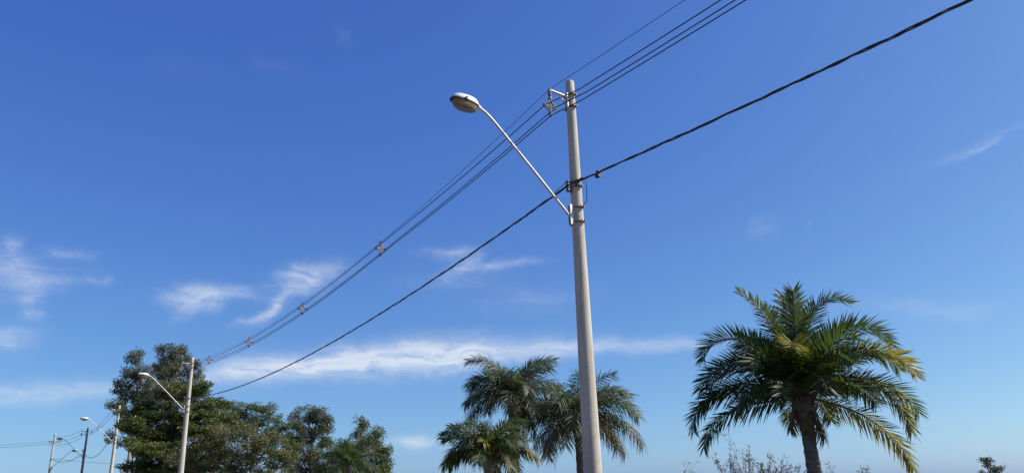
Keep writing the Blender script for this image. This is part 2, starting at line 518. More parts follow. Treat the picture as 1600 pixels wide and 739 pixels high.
def ground_mat(name, cols, scale):
    m, n, l, p = new_mat(name)
    tx = n.new('ShaderNodeTexCoord')
    a = n.new('ShaderNodeTexNoise')
    a.inputs['Scale'].default_value = scale
    a.inputs['Detail'].default_value = 12
    a.inputs['Roughness'].default_value = 0.7
    l.new(tx.outputs['Object'], a.inputs['Vector'])
    rp = n.new('ShaderNodeValToRGB')
    e = rp.color_ramp.elements
    e[0].position, e[1].position = 0.35, 0.68
    e[0].color, e[1].color = (*cols[0], 1), (*cols[2], 1)
    k = e.new(0.52)
    k.color = (*cols[1], 1)
    l.new(a.outputs[0], rp.inputs[0])
    l.new(rp.outputs[0], p.inputs['Base Color'])
    p.inputs['Roughness'].default_value = 0.95
    f = n.new('ShaderNodeTexNoise')
    f.inputs['Scale'].default_value = 18
    f.inputs['Detail'].default_value = 8
    l.new(tx.outputs['Object'], f.inputs['Vector'])
    b = n.new('ShaderNodeBump')
    b.inputs['Strength'].default_value = 0.7
    b.inputs['Distance'].default_value = 0.05
    l.new(f.outputs[0], b.inputs['Height'])
    l.new(b.outputs[0], p.inputs['Normal'])
    return m


M['ground'] = ground_mat('dry_grass_ground', ((0.06, 0.07, 0.025), (0.11, 0.10, 0.045), (0.20, 0.13, 0.08)), 0.35)
M['road'] = ground_mat('earth_road', ((0.19, 0.11, 0.07), (0.24, 0.145, 0.095), (0.30, 0.20, 0.14)), 0.8)

# ------------------------------------------------------------------ ground and road
P = [np.array(p) for p in POLE_XY]
D12 = (P[1] - P[0]) / np.linalg.norm(P[1] - P[0])         # direction of the pole line
N12 = np.array([D12[1], -D12[0]])
if N12[1] > 0: N12 = -N12                                 # towards the road and the camera

b = MB()
b.add([(-2500, -2500, 0), (2500, -2500, 0), (2500, 2500, 0), (-2500, 2500, 0)], [(0, 1, 2, 3)])
tag(b.build('ground', M['ground'], smooth=False), kind='structure')
b = MB()
rows = []
for i in range(81):
    s = -120 + i * 5.0
    for off in (3.2 + 0.35 * math.sin(i * 1.3), 11.5 + 0.4 * math.sin(i * 0.9 + 2)):
        q = P[0] + D12 * s + N12 * off
        rows.append((q[0], q[1], 0.004))
b.add(rows, [(2 * i, 2 * i + 1, 2 * i + 3, 2 * i + 2) for i in range(80)])
tag(b.build('road', M['road'], smooth=False), kind='structure')

# ------------------------------------------------------------------ poles
H = 10.3


def pole_r(z):
    return 0.095 + 0.0098 * (H - z)


def band(mb, z, w=0.022, t=0.007, bolt=True):
    r = pole_r(z) + t
    rg = []
    for dz, rr in ((-w, r - t), (-w, r), (w, r), (w, r - t)):
        a = np.arange(24) * 2 * math.pi / 24
        rg.append(np.stack([rr * np.cos(a), rr * np.sin(a), np.full(24, z + dz)], 1))
    mb.rings(rg, cap0=False, cap1=False)
    if bolt:
        for sy in (1, -1):
            for sx in (1, -1):
                mb.box((sx * 0.035, sy * (r + 0.028), z), (0.006, 0.032, 0.026))
            mb.tube([(-0.085, sy * (r + 0.034), z), (0.085, sy * (r + 0.034), z)], 0.009, 6)
            mb.box((0.05, sy * (r + 0.034), z), (0.010, 0.017, 0.017))
            mb.box((-0.05, sy * (r + 0.034), z), (0.010, 0.017, 0.017))


def shaft_mesh(parent, mat, name='shaft'):
    mb = MB()
    rg = []
    for z in (-1.2, 0, 2, 4, 6, 8, 9, 10, 10.28, 10.3):
        a = np.arange(40) * 2 * math.pi / 40
        r = pole_r(z) - (0.012 if z == 10.3 else 0)
        rg.append(np.stack([r * np.cos(a), r * np.sin(a), np.full(40, z)], 1))
    mb.rings(rg)
    return sharp(mb.build(name, mat, parent))


def make_pole(xy, rz, mat):
    root = empty('utility_pole', (xy[0], xy[1], 0), rz)
    shaft_mesh(root, mat)
    # bracket arm that carries the messenger
    arm = MB()
    r0 = pole_r(9.88)
    arm.tube([(r0 + 0.03, 0, 9.885), (0.30, 0, 9.905), (0.545, 0, 9.925)], [0.034, 0.031, 0.028], 12)
    arm.tube([(0.545, 0, 9.925), (0.552, 0, 9.926), (0.60, 0, 9.93)], [0.028, 0.042, 0.042], 12)
    a = sharp(arm.build('bracket_arm', M['steel'], root))
    pl = MB()
    pl.box((r0 + 0.018, 0, 9.78), (0.012, 0.05, 0.19))
    pl.tube([(r0 + 0.03, 0, 9.885), (r0 + 0.055, 0, 9.887)], 0.05, 10)
    pl.build('mounting_plate', M['steel'], a, smooth=False)
    br = MB()
    br.tube([(r0 + 0.03, 0.0, 9.66), (0.22, 0, 9.78), (0.36, 0, 9.895)], 0.014, 8)
    br.build('brace', M['steel'], a)
    for z in (9.93, 9.64):
        mb = MB()
        band(mb, z)
        sharp(mb.build('clamp_band', M['band'], root))
    # rack of spool insulators that carries the twisted cable
    mb = MB()
    rr = pole_r(7.72)
    mb.box((rr + 0.012, 0, 7.735), (0.008, 0.025, 0.14))
    for z in (7.615, 7.735, 7.855):
        mb.box((rr + 0.07, 0, z), (0.062, 0.022, 0.005))
    mb.tube([(rr + 0.10, 0, 7.58), (rr + 0.10, 0, 7.90)], 0.008, 8)
    rack = mb.build('insulator_rack', M['band'], root, smooth=False)
    for z in (7.675, 7.795):
        mb = MB()
        rg = []
        for dz, q in ((-.045, .02), (-.045, .042), (-.03, .046), (-.012, .03), (.012, .03), (.03, .046), (.045, .042), (.045, .02)):
            t = np.arange(16) * 2 * math.pi / 16
            rg.append(np.stack([rr + .10 + q * np.cos(t), q * np.sin(t), np.full(16, z + dz)], 1))
        mb.rings(rg)
        mb.build('insulator', M['porcelain'], rack)
    mb = MB()
    band(mb, 7.735, 0.018)
    sharp(mb.build('clamp_band', M['band'], root))
    return root


def pole_rz(d):
    n = np.array([d[1], -d[0]])
    if n[1] > 0: n = -n
    return math.atan2(n[1], n[0])


RZ12 = pole_rz(D12)
POLE_GROUP = 'poles along the road'
poles = []
p1 = make_pole(P[0], RZ12, M['pole'])
tag(p1, 'tall round concrete pole nearest the camera, carrying bracket, cables and street lamp', 'utility pole', POLE_GROUP)
poles.append(p1)
for k, lab in ((1, 'pale concrete pole standing in front of the big leafy trees on the left'),
               (2, 'concrete pole at the left edge of the tall eucalyptus trees'),
               (3, 'dark pole between two pale poles at far left')):
    c = copy_tree(p1)
    c.location = (P[k][0], P[k][1], 0)
    tag(c, lab)
    poles.append(c)
for ch in poles[3].children:
    if ch.name.startswith('shaft'):
        ch.data = ch.data.copy()
        ch.data.materials[0] = M['pole_dark']

# the farthest pole carries a crossarm instead of a bracket
p5 = empty('utility_pole', (P[4][0], P[4][1], 0), RZ12 + 0.5)
shaft_mesh(p5, M['pole'])
mb = MB()
mb.box((0.0, 0.14, 9.15), (0.75, 0.045, 0.05))
ca = mb.build('crossarm', M['band'], p5, smooth=False)
for x in (-0.68, -0.3, 0.3, 0.68):
    mb = MB()
    rg = []
    for dz, q in ((.06, .02), (.10, .022), (.12, .06), (.16, .055), (.19, .035), (.23, .03)):
        t = np.arange(12) * 2 * math.pi / 12
        rg.append(np.stack([x + q * np.cos(t), .14 + q * np.sin(t), np.full(12, 9.15 + dz)], 1))
    mb.rings(rg)
    mb.build('insulator', M['porcelain'], ca)
for z in (9.95, 9.15, 7.1):
    mb = MB()
    band(mb, z)
    sharp(mb.build('clamp_band', M['band'], p5))
tag(p5, 'pale pole with a short crossarm, the farthest left in the row', 'utility pole', POLE_GROUP)
poles.append(p5)


# ------------------------------------------------------------------ street lamps
def make_lamp(xy, rz, label):
    root = empty('street_lamp', (xy[0], xy[1], 0), rz)
    pts = np.array([(0.205, 0, 7.06), (0.229, 0, 7.083), (0.69, 0, 7.525), (1.147, 0, 7.965), (1.605, 0, 8.396), (1.90, 0, 8.675), (2.03, 0, 8.795),
                    (2.13, 0, 8.880), (2.22, 0, 8.945), (2.32, 0, 8.998), (2.44, 0, 9.035)])
    mb = MB()
    mb.tube(pts, 0.027, 12)
    mb.build('arm', M['steel'], root)
    # foot: a vertical channel strapped to the pole
    mb = MB()
    r = pole_r(7.1)
    for sy in (-1, 1):
        mb.box((r + 0.045, sy * 0.035, 7.10), (0.045, 0.005, 0.22))
    mb.box((r + 0.008, 0, 7.10), (0.006, 0.0295, 0.22))
    foot = mb.build('foot_bracket', M['steel'], root, smooth=False)
    for z in (7.26, 6.94):
        mb = MB()
        band(mb, z, 0.02)
        sharp(mb.build('clamp_band', M['band'], foot))
    # luminaire: local frame u along the head, w across, v up
    c0 = np.array([2.36, 0, 9.02])
    tilt = math.radians(4)
    U = np.array([math.cos(tilt), 0, math.sin(tilt)])
    V = np.array([-math.sin(tilt), 0, math.cos(tilt)])
    W = np.array([0, 1, 0])
    ns = 36
    t = np.arange(ns) * 2 * math.pi / ns

    def ring(sc_, v, cu=0.35, hu=0.32, hw=0.158, p=2.5, shift=0.0):
        cs, sn = np.cos(t), np.sin(t)
        uu = np.sign(cs) * np.abs(cs) ** (2 / p) * hu * sc_ + cu + shift
        taper = 1 - 0.34 * np.clip((cu - uu) / hu, 0, 1) ** 1.5
        ww = np.sign(sn) * np.abs(sn) ** (2 / p) * hw * sc_ * taper
        return c0 + np.outer(uu, U) + np.outer(ww, W) + v * V

    mb = MB()
    mb.rings([ring(.985, .010), ring(1.0, .020), ring(.965, .062), ring(.80, .118, shift=-.012), ring(.56, .128, shift=-.015)], cap0=False)
    mb.rings([ring(.975, .010), ring(.95, .05), ring(.8, .10)], cap0=False)
    h = sharp(mb.build('housing', M['housing'], root), 28)
    mb = MB()
    mb.tube([c0 + U * -.02, c0 + U * .03, c0 + U * .12 + V * .05], [.042, .045, .06], 14)
    mb.build('neck', M['housing'], h)
    mb = MB()
    mb.rings([ring(.90, .008), ring(1.015, .008), ring(1.02, -.012), ring(.90, -.012)], cap0=False, cap1=False)
    mb.build('gasket', M['rubber'], root, smooth=False)
    mb = MB()
    mb.box(c0 + U * .40 + W * .172 + V * .012, (.022, .012, .034))
    mb.build('latch', M['rubber'], root, smooth=False)
    mb = MB()
    mb.box(c0 + U * .40 - W * .172 + V * .012, (.022, .012, .034))
    mb.build('latch', M['rubber'], root, smooth=False)
    mb = MB()
    mb.rings([ring(.89, .0), ring(.885, -.04), ring(.83, -.10, shift=-.005), ring(.68, -.15, shift=-.01), ring(.40, -.175, shift=-.01), ring(.12, -.182, shift=-.01)], cap0=False)
    mb.build('lens', M['lens'], root)
    mb = MB()
    mb.rings([ring(.86, .0), ring(.70, .05), ring(.45, .075), ring(.2, .08)], cap0=False)
    rf = mb.build('reflector', M['reflector'], root)
    mb = MB()
    mb.tube([c0 + U * .16, c0 + U * .22, c0 + U * .30, c0 + U * .42, c0 + U * .46], [.02, .022, .04, .042, .015], 12)
    mb.build('bulb', M['bulb'], rf)
    tag(root, label, 'street lamp', 'street lamps on the poles')
    return root


lamp1 = make_lamp(P[0], RZ12, 'large street lamp on a long arm held by the nearest pole')
for k, lab, rz in ((1, 'street lamp reaching out in front of the dark eucalyptus crowns', RZ12),
                   (2, 'street lamp seen against blue sky left of the eucalyptus trees', RZ12),
                   (3, 'small distant street lamp on the dark pole', RZ12),
                   (4, 'distant street lamp turned to the right on the farthest pole', RZ12 + 2.55)):
    c = copy_tree(lamp1)
    c.location = (P[k][0], P[k][1], 0.0 if k < 4 else -0.9)
    c.rotation_euler = (0, 0, rz)
    tag(c, lab)

# ------------------------------------------------------------------ overhead line
N3 = np.array([N12[0], N12[1], 0])
D3 = np.array([D12[0], D12[1], 0])
tips = [np.array([p[0], p[1], 9.945]) + N3 * 0.575 for p in P[:4]]
back = tips[0] - D3 * 39.4                                  # the line goes on past the camera
SPAN_SAG = [(back, tips[0], 0.58), (tips[0], tips[1], 1.31), (tips[1], tips[2], 0.75), (tips[2], tips[3], 0.75)]


def sagged(A, B, s, t):
    return A + (B - A) * t - np.array([0, 0, 4 * s * t * (1 - t)])


OFF_POLE = {'near': (0.135, -0.41), 'far': (-0.135, -0.41), 'low': (0.0, -0.64)}
OFF_BACK = {'near': (-0.03, -0.41), 'far': (-0.235, -0.41), 'low': (-0.09, -0.64)}   # past the nearest pole they run closer in
OFF_SPAN = {'near': (0.15, -0.20), 'far': (-0.15, -0.21), 'low': (0.0, -0.40)}


def conductor_path(which, spans=SPAN_SAG, step=0.5):
    pts = []
    for (A, B, s) in spans:
        Lh = np.linalg.norm((B - A)[:2])
        m = int(Lh / step)
        for i in range(m + (0 if (A, B, s) is not spans[-1] else 1)):
            t = i / m
            q = sagged(A, B, s, t)
            if which != 'messenger':
                e = min(t, 1 - t) * Lh / 8.0
                w = min(1.0, e)
                o = np.array(OFF_POLE[which]) * (1 - w) + np.array(OFF_SPAN[which]) * w
                if A is back:
                    w = min(1.0, (1 - t) * Lh / 1.0)
                    o = np.array(OFF_POLE[which]) * (1 - w) + np.array(OFF_BACK[which]) * w
                q = q + N3 * o[0] + np.array([0, 0, o[1]])
            pts.append(q)
    return pts


def wire(name, pts, r, mat, label, cat, group=None, sides=6):
    mb = MB()
    mb.tube(pts, r, sides)
    o = mb.build(name, mat)
    return tag(o, label, cat, group)


wire('messenger_wire', conductor_path('messenger'), 0.0065, M['messenger'],
     'thin bare messenger wire, the topmost line passing just above the nearest pole', 'wire')
wire('power_cable', conductor_path('near'), 0.0112, M['cable'],
     'black power cable, highest of the three held in the left clips of the spacers', 'cable', 'three power cables')
wire('power_cable', conductor_path('far'), 0.0112, M['cable'],
     'black power cable, middle of the three, held in the right clips of the spacers', 'cable', 'three power cables')
wire('power_cable', conductor_path('low'), 0.0112, M['cable'],
     'black power cable, lowest of the three, held in the bottom clips of the spacers', 'cable', 'three power cables')


def make_spacer(loc, rz, drop, label):
    root = empty('cable_spacer', loc, rz)
    mb = MB()
    top, side, bot = -0.02 - drop, -0.20 - drop, -0.36 - drop
    x = 0.115
    mb.tube([(0, 0, top), (x, 0, side), (0, 0, bot), (-x, 0, side), (0, 0, top)], 0.025, 8)
    mb.tube([(-x, 0, side), (x, 0, side)], 0.018, 6)
    mb.tube([(0, 0, top), (0, 0, bot)], 0.018, 6)
    if drop:
        for sy in (-0.028, 0.028):
            mb.tube([(0, sy, 0.0), (0, sy, top - .02)], 0.014, 6)
        mb.box((0, 0, top + .02), (.02, .045, .02))
        mb.box((0, 0, -.02), (.026, .045, .03))
    mb.build('frame', M['polymer'], root, smooth=False)
    for (cx, cz) in ((0, 0 if not drop else -0.1), (x + 0.03, side), (-x - 0.03, side), (0, bot - 0.035)):
        c = MB()
        c.box((cx, 0, cz + 0.018), (0.026, 0.030, 0.014))
        c.box((cx, 0, cz - 0.022), (0.030, 0.022, 0.016))
        c.box((cx + (0.022 if cx >= 0 else -0.022), 0, cz), (0.010, 0.024, 0.03))
        c.build('clip', M['porcelain'], root, smooth=False)
    return tag(root, label, 'spacer', 'cable spacers along the line')


make_spacer(tips[0] + np.array([0, 0, -0.01]), RZ12, 0.21, 'cable spacer hanging from the bracket of the nearest pole')
ord_ = ('largest of the cable spacers out along the line, nearest to the near pole', 'second cable spacer along the line counted from the near pole',
        'third cable spacer along the line, above the white cloud streak', 'small cable spacer on the line just right of the pole before the trees')
for s_, lab in zip((8.99, 16.24, 23.73, 31.76), ord_):
    q = sagged(tips[0], tips[1], 1.31, s_ / 39.39)
    make_spacer(q, RZ12, 0.0, lab)
for t_, lab in zip((0.36, 0.58, 0.80), ('tiny far spacer on the cables, closest to the eucalyptus crown', 'tiny far spacer, middle of three left of the eucalyptus crown',
                                      'tiny far spacer on the cables next to the dark pole')):
    make_spacer(sagged(tips[2], tips[3], 0.75, t_), RZ12, 0.0, lab)
for k, lab in ((1, 'cable spacer under the bracket of the pale pole before the trees'),
               (3, 'cable spacer under the bracket of the dark pole')):
    make_spacer(tips[k] + np.array([0, 0, -0.01]), RZ12, 0.21, lab)


def twisted(path, pitch=1.3, step=0.07):
    """two insulated strands and a thinner bare one, loosely wound"""
    path = np.asarray(path)
    seg = np.linalg.norm(np.diff(path, axis=0), axis=1)
    s = np.concatenate([[0], np.cumsum(seg)])
    q = np.arange(0, s[-1], step)
    base = np.stack([np.interp(q, s, path[:, i]) for i in range(3)], 1)
    tan = np.gradient(base, axis=0)
    tan /= np.linalg.norm(tan, axis=1)[:, None]
    side = np.cross(tan, [0, 0, 1.0])
    side /= np.linalg.norm(side, axis=1)[:, None]
    up = np.cross(side, tan)
    mb = MB()
    wob = 0.7 * np.sin(q * 1.7) + 0.6 * np.sin(q * 0.73 + 1)
    for k, (r, R, ph) in enumerate(((0.0128, 0.0132, 0.0), (0.0128, 0.0136, 0.5), (0.0075, 0.0190, 0.27))):
        a = 2 * math.pi * (q / pitch + ph) + wob
        Rk = R * (1 + 0.3 * np.sin(q * 2.1 + k * 2) * np.sin(q * 0.57 + k))[:, None]
        mb.tube(base + Rk * (np.cos(a)[:, None] * side + np.sin(a)[:, None] * up), r, 6)
    return mb


m_pts = [np.array([p[0], p[1], 7.735]) + N3 * 0.235 for p in P[:4]]
m_back = m_pts[0] - D3 * 39.4
mp_ = []
for A, B, s in ((m_back, m_pts[0], 0.74), (m_pts[0], m_pts[1], 1.04)):
    mp_ += [sagged(A, B, s, i / 80) for i in range(80)]
tag(twisted(mp_).build('twisted_cable', M['cable']), 'thick black twisted cable crossing below the power cables and past the lamp arm', 'cable')
mp_ = []
for A, B, s in ((m_pts[1], m_pts[2], 1.0), (m_pts[2], m_pts[3], 1.35)):
    mp_ += [sagged(A, B, s, i / 30) for i in range(31)]
mb = MB()
mb.tube(mp_, 0.028, 6)
tag(mb.build('twisted_cable', M['cable']), 'dark sagging cable among the far poles on the left', 'cable')

# clamps and small wires on the nearest pole
for k, (s_, dz, lab) in enumerate(((-0.36, -0.055, 'small dark connector box on the thick cable beside the pole'),
                                   (-1.02, -0.065, 'small dark connector box on the thick cable a little farther right'))):
    q = sagged(m_pts[0], m_back, 0.74, -s_ / 39.4)
    root = empty('cable_connector', q, RZ12)
    mb = MB()
    mb.box((0, 0, dz), (0.036, 0.055, 0.036))
    sharp(mb.build('body', M['rubber'], root, smooth=False))
    mb = MB()
    mb.tube([(0, 0, dz + .03), (0, 0, 0.035)], 0.012, 6)
    mb.box((0, 0, 0.035), (0.025, 0.03, 0.012))
    mb.build('clip', M['rubber'], root, smooth=False)
    tag(root, lab, 'connector', 'connectors on the thick cable')
q0 = P[0]


def near(s, off, z):
    v = np.array([q0[0], q0[1], 0]) + D3 * s + N3 * off
    return (v[0], v[1], z)


wire('thin_wire', [near(-.62, .235, 7.70), near(-.60, .21, 7.60), near(-.55, .16, 7.48), near(-.47, .1, 7.36), near(-.37, .05, 7.28), near(-.25, .03, 7.25), near(-.15, .02, 7.24)],
     0.008, M['cable'], 'thin wire looping down from the thick cable on the right of the pole', 'wire')
_p = [near(0.0, .27, 7.80), near(0.10, .32, 7.74), near(0.18, .42, 7.62), near(0.10, .58, 7.50), near(0.03, .66, 7.49)]
wire('thin_wire', _p, 0.007, M['cable'], 'thin wire dropping from the spool insulators to the lamp arm', 'wire')
mb = MB()
_bp = []
for i in range(9):
    _bp.append(sagged(m_pts[0], m_back, 0.74, (0.18 + i * 0.045) / 39.4) + np.array([0, 0, 0.025 + 0.012 * math.sin(i)]))
mb.tube(_bp, [0.012] + [0.022] * 7 + [0.012], 8)
tag(mb.build('cable_grip', M['rubber']), 'bulky dark grip wrapped on the thick cable just right of the nearest pole', 'grip')

# lines at the far poles
top4 = np.array([P[3][0], P[3][1], 9.9])
top5 = np.array([P[4][0], P[4][1], 9.35])
for k, (dz, off, lab) in enumerate(((0.55, -0.3, 'far thin line from the dark pole to the top of the farthest pole'),
                                   (0.0, 0.3, 'far thin line from the dark pole to the crossarm of the farthest pole'),
                                   (-0.45, 0.5, 'far thin line, lowest between the dark pole and the farthest crossarm'))):
    A = top4 + N3 * 0.55 + np.array([0, 0, dz - .3])
    B = top5 + N3 * off + np.array([0, 0, dz])
    wire('far_wire', [sagged(A, B, 0.35, i / 12) for i in range(13)], 0.016, M['messenger'], lab, 'wire', 'thin lines at the far poles')
A = np.array([P[3][0], P[3][1], 7.6])
B = np.array([P[4][0], P[4][1], 7.3])
wire('far_wire', [sagged(A, B, 0.75, i / 12) for i in range(13)], 0.028, M['cable'], 'dark cable sagging low between the dark pole and the farthest pole', 'wire', 'thin lines at the far poles')
wire('far_wire', [sagged(B, np.array([-53.0, 130.0, 8.1]), 0.6, i / 20) for i in range(21)], 0.022, M['messenger'],
     'faint low line running right from the farthest pole behind the others', 'wire', 'thin lines at the far poles')
for k, dz in enumerate((0.0, 0.28)):
    A = top5 + np.array([0, 0, -0.1 + dz - .2])
    wire('far_wire', [sagged(A, A + np.array([-42.0, -2.0 - k * 0.8, 0.3]), 0.7, i / 20) for i in range(21)], 0.018, M['messenger'],
         ('faint line running off the left edge from the farthest pole, lower one', 'faint line running off the left edge from the farthest pole, upper one')[k], 'wire', 'thin lines at the far poles')


# ------------------------------------------------------------------ palms
def frond_meshes(L, e0, droop, ll, nl, vee, seed, width=0.024, bare=0.10, curl=1.3, grav=0.45, plume=1.0):
    """one pinnate frond that leaves the hub along +X and arches; returns leaflet and midrib builders"""
    rg = random.Random(seed)
    m = 26
    s = np.linspace(0, 1, m)
    e = e0 - droop * s ** curl
    yaw = rg.uniform(-0.16, 0.16) * s ** 2
    d = np.stack([np.cos(e) * np.cos(yaw), np.cos(e) * np.sin(yaw), np.sin(e)], 1)
    pts = np.vstack([[0, 0, 0], np.cumsum((d[:-1] + d[1:]) / 2 * (L / (m - 1)), axis=0)])
    rib = MB()
    rib.tube(pts, 0.030 * (1 - s) ** 0.8 + 0.004, 6)
    lf = MB()
    twist0 = rg.uniform(-0.35, 0.35)
    V, F = [], []
    for i in range(nl):
        u = bare + (1 - bare) * (i + 0.5) / nl
        x = u * (m - 1)
        k = min(int(x), m - 2)
        fr = x - k
        p = pts[k] * (1 - fr) + pts[k + 1] * fr
        t = d[k] * (1 - fr) + d[k + 1] * fr
        t = t / np.linalg.norm(t)
        sd = np.cross([0, 0, 1.0], t)
        sd /= np.linalg.norm(sd) + 1e-9
        up = np.cross(t, sd)
        w = (u - bare) / (1 - bare)
        prof = min(1.0, 0.55 + 2.6 * w) * (1.0 - 0.52 * w ** 2.8)
        for sg in (-1, 1):
            if rg.random() < 0.03: continue
            ln = ll * prof * rg.uniform(0.82, 1.12)
            fwd = 0.38 + 0.50 * w + rg.uniform(-0.10, 0.10)
            va = vee + (0.55 if (i % 2) else -0.55) * plume + rg.uniform(-.2, .2) * plume + sg * twist0 * 0.4
            dr = sd * sg * math.cos(va) + up * math.sin(va)
            dr = dr * math.cos(fwd) + t * math.sin(fwd)
            g = rg.uniform(0.3, 1.6) * grav
            wd = t - dr * (t @ dr)
            wd /= np.linalg.norm(wd) + 1e-9
            roll = rg.uniform(-0.4, 0.4)
            nn = np.cross(dr, wd)
            wd = wd * math.cos(roll) + nn * math.sin(roll)
            hw = width * rg.uniform(0.75, 1.15)
            b0 = len(V)
            for (a, ww) in ((0.0, 0.5), (0.3, 1.0), (0.68, 0.72)):
                c = p + dr * ln * a - np.array([0, 0, g * ln * a * a])
                V += [c - wd * hw * ww, c + wd * hw * ww]
            V.append(p + dr * ln - np.array([0, 0, g * ln]))
            F += [(b0, b0 + 1, b0 + 3, b0 + 2), (b0 + 2, b0 + 3, b0 + 5, b0 + 4), (b0 + 4, b0 + 5, b0 + 6)]
    lf.add(V, F)
    return lf, rib


def make_palm(spec, label, fronds, trunk, mat_trunk, stub=0, group='palm trees', scale_leaf=1.0, grav=0.25, dens=1.0, leaf_w=0.018):
    """fronds: (azimuth deg, start elevation deg, length, droop deg, leaflet length, leaflets, vee, material, dry)"""
    hub = spec['hub']
    root = empty('palm_tree', (spec['xy'][0], spec['xy'][1], 0), spec['rz'])
    rg = random.Random(int(hub * 1000))
    mb = MB()
    zs = np.linspace(-0.3, hub + 0.05, 40)
    r0, r1, bulge, lean = trunk
    px = lean * (1 - zs / hub) ** 1.4 if lean >= 0 else lean * (1 - np.clip(zs / hub, 0, 1)) ** 1.4
    f_ = np.clip(zs / hub, 0, 1)
    rad = r0 + (r1 - r0) * f_ + bulge * np.exp(-((f_ - 0.93) / 0.10) ** 2) + 0.010 * np.sin(zs * 38)
    mb.tube(np.stack([np.nan_to_num(px), 0.02 * np.sin(zs), zs], 1), rad, 18)
    mb.build('trunk', mat_trunk, root)
    for i, (az_, e0, L, dr, ll, nl, vee, mt, dry, *cu) in enumerate(fronds):
        lf, rib = frond_meshes(L, math.radians(e0), math.radians(dr), ll * scale_leaf, int(nl * dens), vee, int(hub * 100) + i * 7,
                               width=leaf_w if not dry else 0.015, grav=grav if not dry else 0.6, curl=cu[0] if cu else 1.3)
        a_ = math.radians(az_)
        rr = r1 * 0.7
        off = (rr * math.cos(a_), rr * math.sin(a_), hub + 0.10 * math.sin(math.radians(e0)) + rg.uniform(-0.06, 0.06))
        o = lf.build('frond' if not dry else 'dry_frond', M[mt], root, smooth=False, loc=off)
        o.rotation_euler = (0, 0, a_)
        rb = rib.build('midrib', M['rachis'] if not dry else M['rachis_dry'], o)
    for i in range(stub):
        a_ = i * 2.4
        z0 = hub - 0.05 - 0.5 * rg.random()
        mb = MB()
        l_ = rg.uniform(0.18, 0.34)
        mb.tube([(r1 * .6, 0, 0), (r1 + .06, 0, 0.10), (r1 + .06 + l_ * .5, 0, 0.10 + l_)], [0.06, 0.045, 0.022], 6)
        o = mb.build('leaf_base', mat_trunk, root, loc=(0, 0, z0))
        o.rotation_euler = (0, 0, a_)
    tag(root, label, 'palm', group)
    return root


G, Y, S, B_ = 'palm_green', 'palm_lime', 'palm_grey', 'palm_dry'
fr = [
    # the plume at the top
    (95, 86, 2.75, 20, .66, 66, .2, G, 0), (125, 82, 2.6, 34, .64, 62, .2, G, 0), (55, 82, 2.6, 36, .64, 62, .2, G, 0), (-80, 85, 2.6, 26, .62, 60, .2, G, 0),
    (176, 82, 3.05, 45, .46, 60, .30, G, 0, 2.2), (4, 88, 3.10, 128, .48, 60, .45, G, 0, 3.0), (160, 76, 2.3, 60, .60, 56, .3, G, 0), (20, 76, 2.3, 60, .60, 56, .3, G, 0),
    # the tiers of side fronds
    (180, 62, 3.15, 140, .60, 68, .45, G, 0, 2.6), (0, 68, 3.0, 138, .60, 68, .45, G, 0, 2.2), (188, 74, 3.0, 134, .58, 66, .25, G, 0, 1.0), (-8, 44, 3.0, 118, .60, 70, .25, Y, 0, 2.0),
    (182, 10, 3.1, 106, .56, 66, .0, G, 0, 3.0), (-6, 38, 2.95, 126, .58, 66, .0, Y, 0, 1.0), (190, 0, 2.85, 78, .55, 62, -.15, G, 0, 2.2), (4, -14, 2.9, 66, .56, 64, -.15, Y, 0, 1.5),
    (172, 48, 2.7, 110, .58, 60, .2, G, 0, 1.8), (8, 50, 2.7, 110, .58, 60, .2, G, 0, 1.8), (186, 26, 2.7, 96, .56, 60, .0, G, 0, 2.0), (-2, 18, 2.8, 96, .56, 60, .0, G, 0, 2.0),
    # towards the camera
    (-92, 76, 2.6, 108, .52, 66, .1, Y, 0, 1.0), (-122, 56, 2.3, 96, .60, 58, .2, G, 0), (-58, 56, 2.3, 96, .60, 58, .2, G, 0), (-106, 34, 1.9, 84, .54, 54, .0, G, 0),
    (-74, 34, 1.9, 84, .54, 54, .0, G, 0), (-140, 68, 2.2, 80, .60, 56, .3, G, 0), (-40, 68, 2.2, 80, .60, 56, .3, G, 0), (-136, 24, 2.2, 80, .54, 54, -.1, G, 0), (-44, 22, 2.2, 80, .54, 54, -.1, G, 0),
    (-96, 60, 2.1, 80, .58, 54, .1, G, 0),
    # away from it
    (90, 54, 2.5, 90, .60, 56, .2, G, 0), (60, 44, 2.5, 90, .58, 56, .1, G, 0), (120, 44, 2.5, 90, .58, 56, .1, G, 0), (140, 66, 2.3, 80, .58, 56, .2, G, 0), (40, 66, 2.3, 80, .58, 56, .2, G, 0),
    (100, 24, 2.4, 80, .56, 54, .0, G, 0), (75, 22, 2.4, 80, .56, 54, .0, G, 0),
    (-20, -62, 1.0, 26, .30, 36, -.5, B_, 1), (200, -50, 0.8, 36, .28, 30, -.5, B_, 1), (-100, -70, 0.7, 18, .25, 30, -.4, B_, 1),
]
make_palm(PALM_R, 'large full palm on the right with dark green, yellowing and sunlit fronds', fr, (0.195, 0.145, 0.11, 0.06), M['bark_palm'], 18, scale_leaf=1.2, grav=0.10, dens=1.6, leaf_w=0.018)


def random_crown(seed, n, L, ll, mats, e_lo, e_hi, dr_lo, dr_hi, nl=46, vee=(-.3, .3)):
    rg = random.Random(seed)
    out = []
    for i in range(n):
        t = (i + 0.5) / n
        e0 = e_hi + (e_lo - e_hi) * t
        out.append((i * 137.5 + rg.uniform(-14, 14), e0, L * rg.uniform(.88, 1.08), dr_lo + (dr_hi - dr_lo) * rg.random(), ll, nl,
                    vee[1] + (vee[0] - vee[1]) * t, rg.choice(mats), 0))
    return out


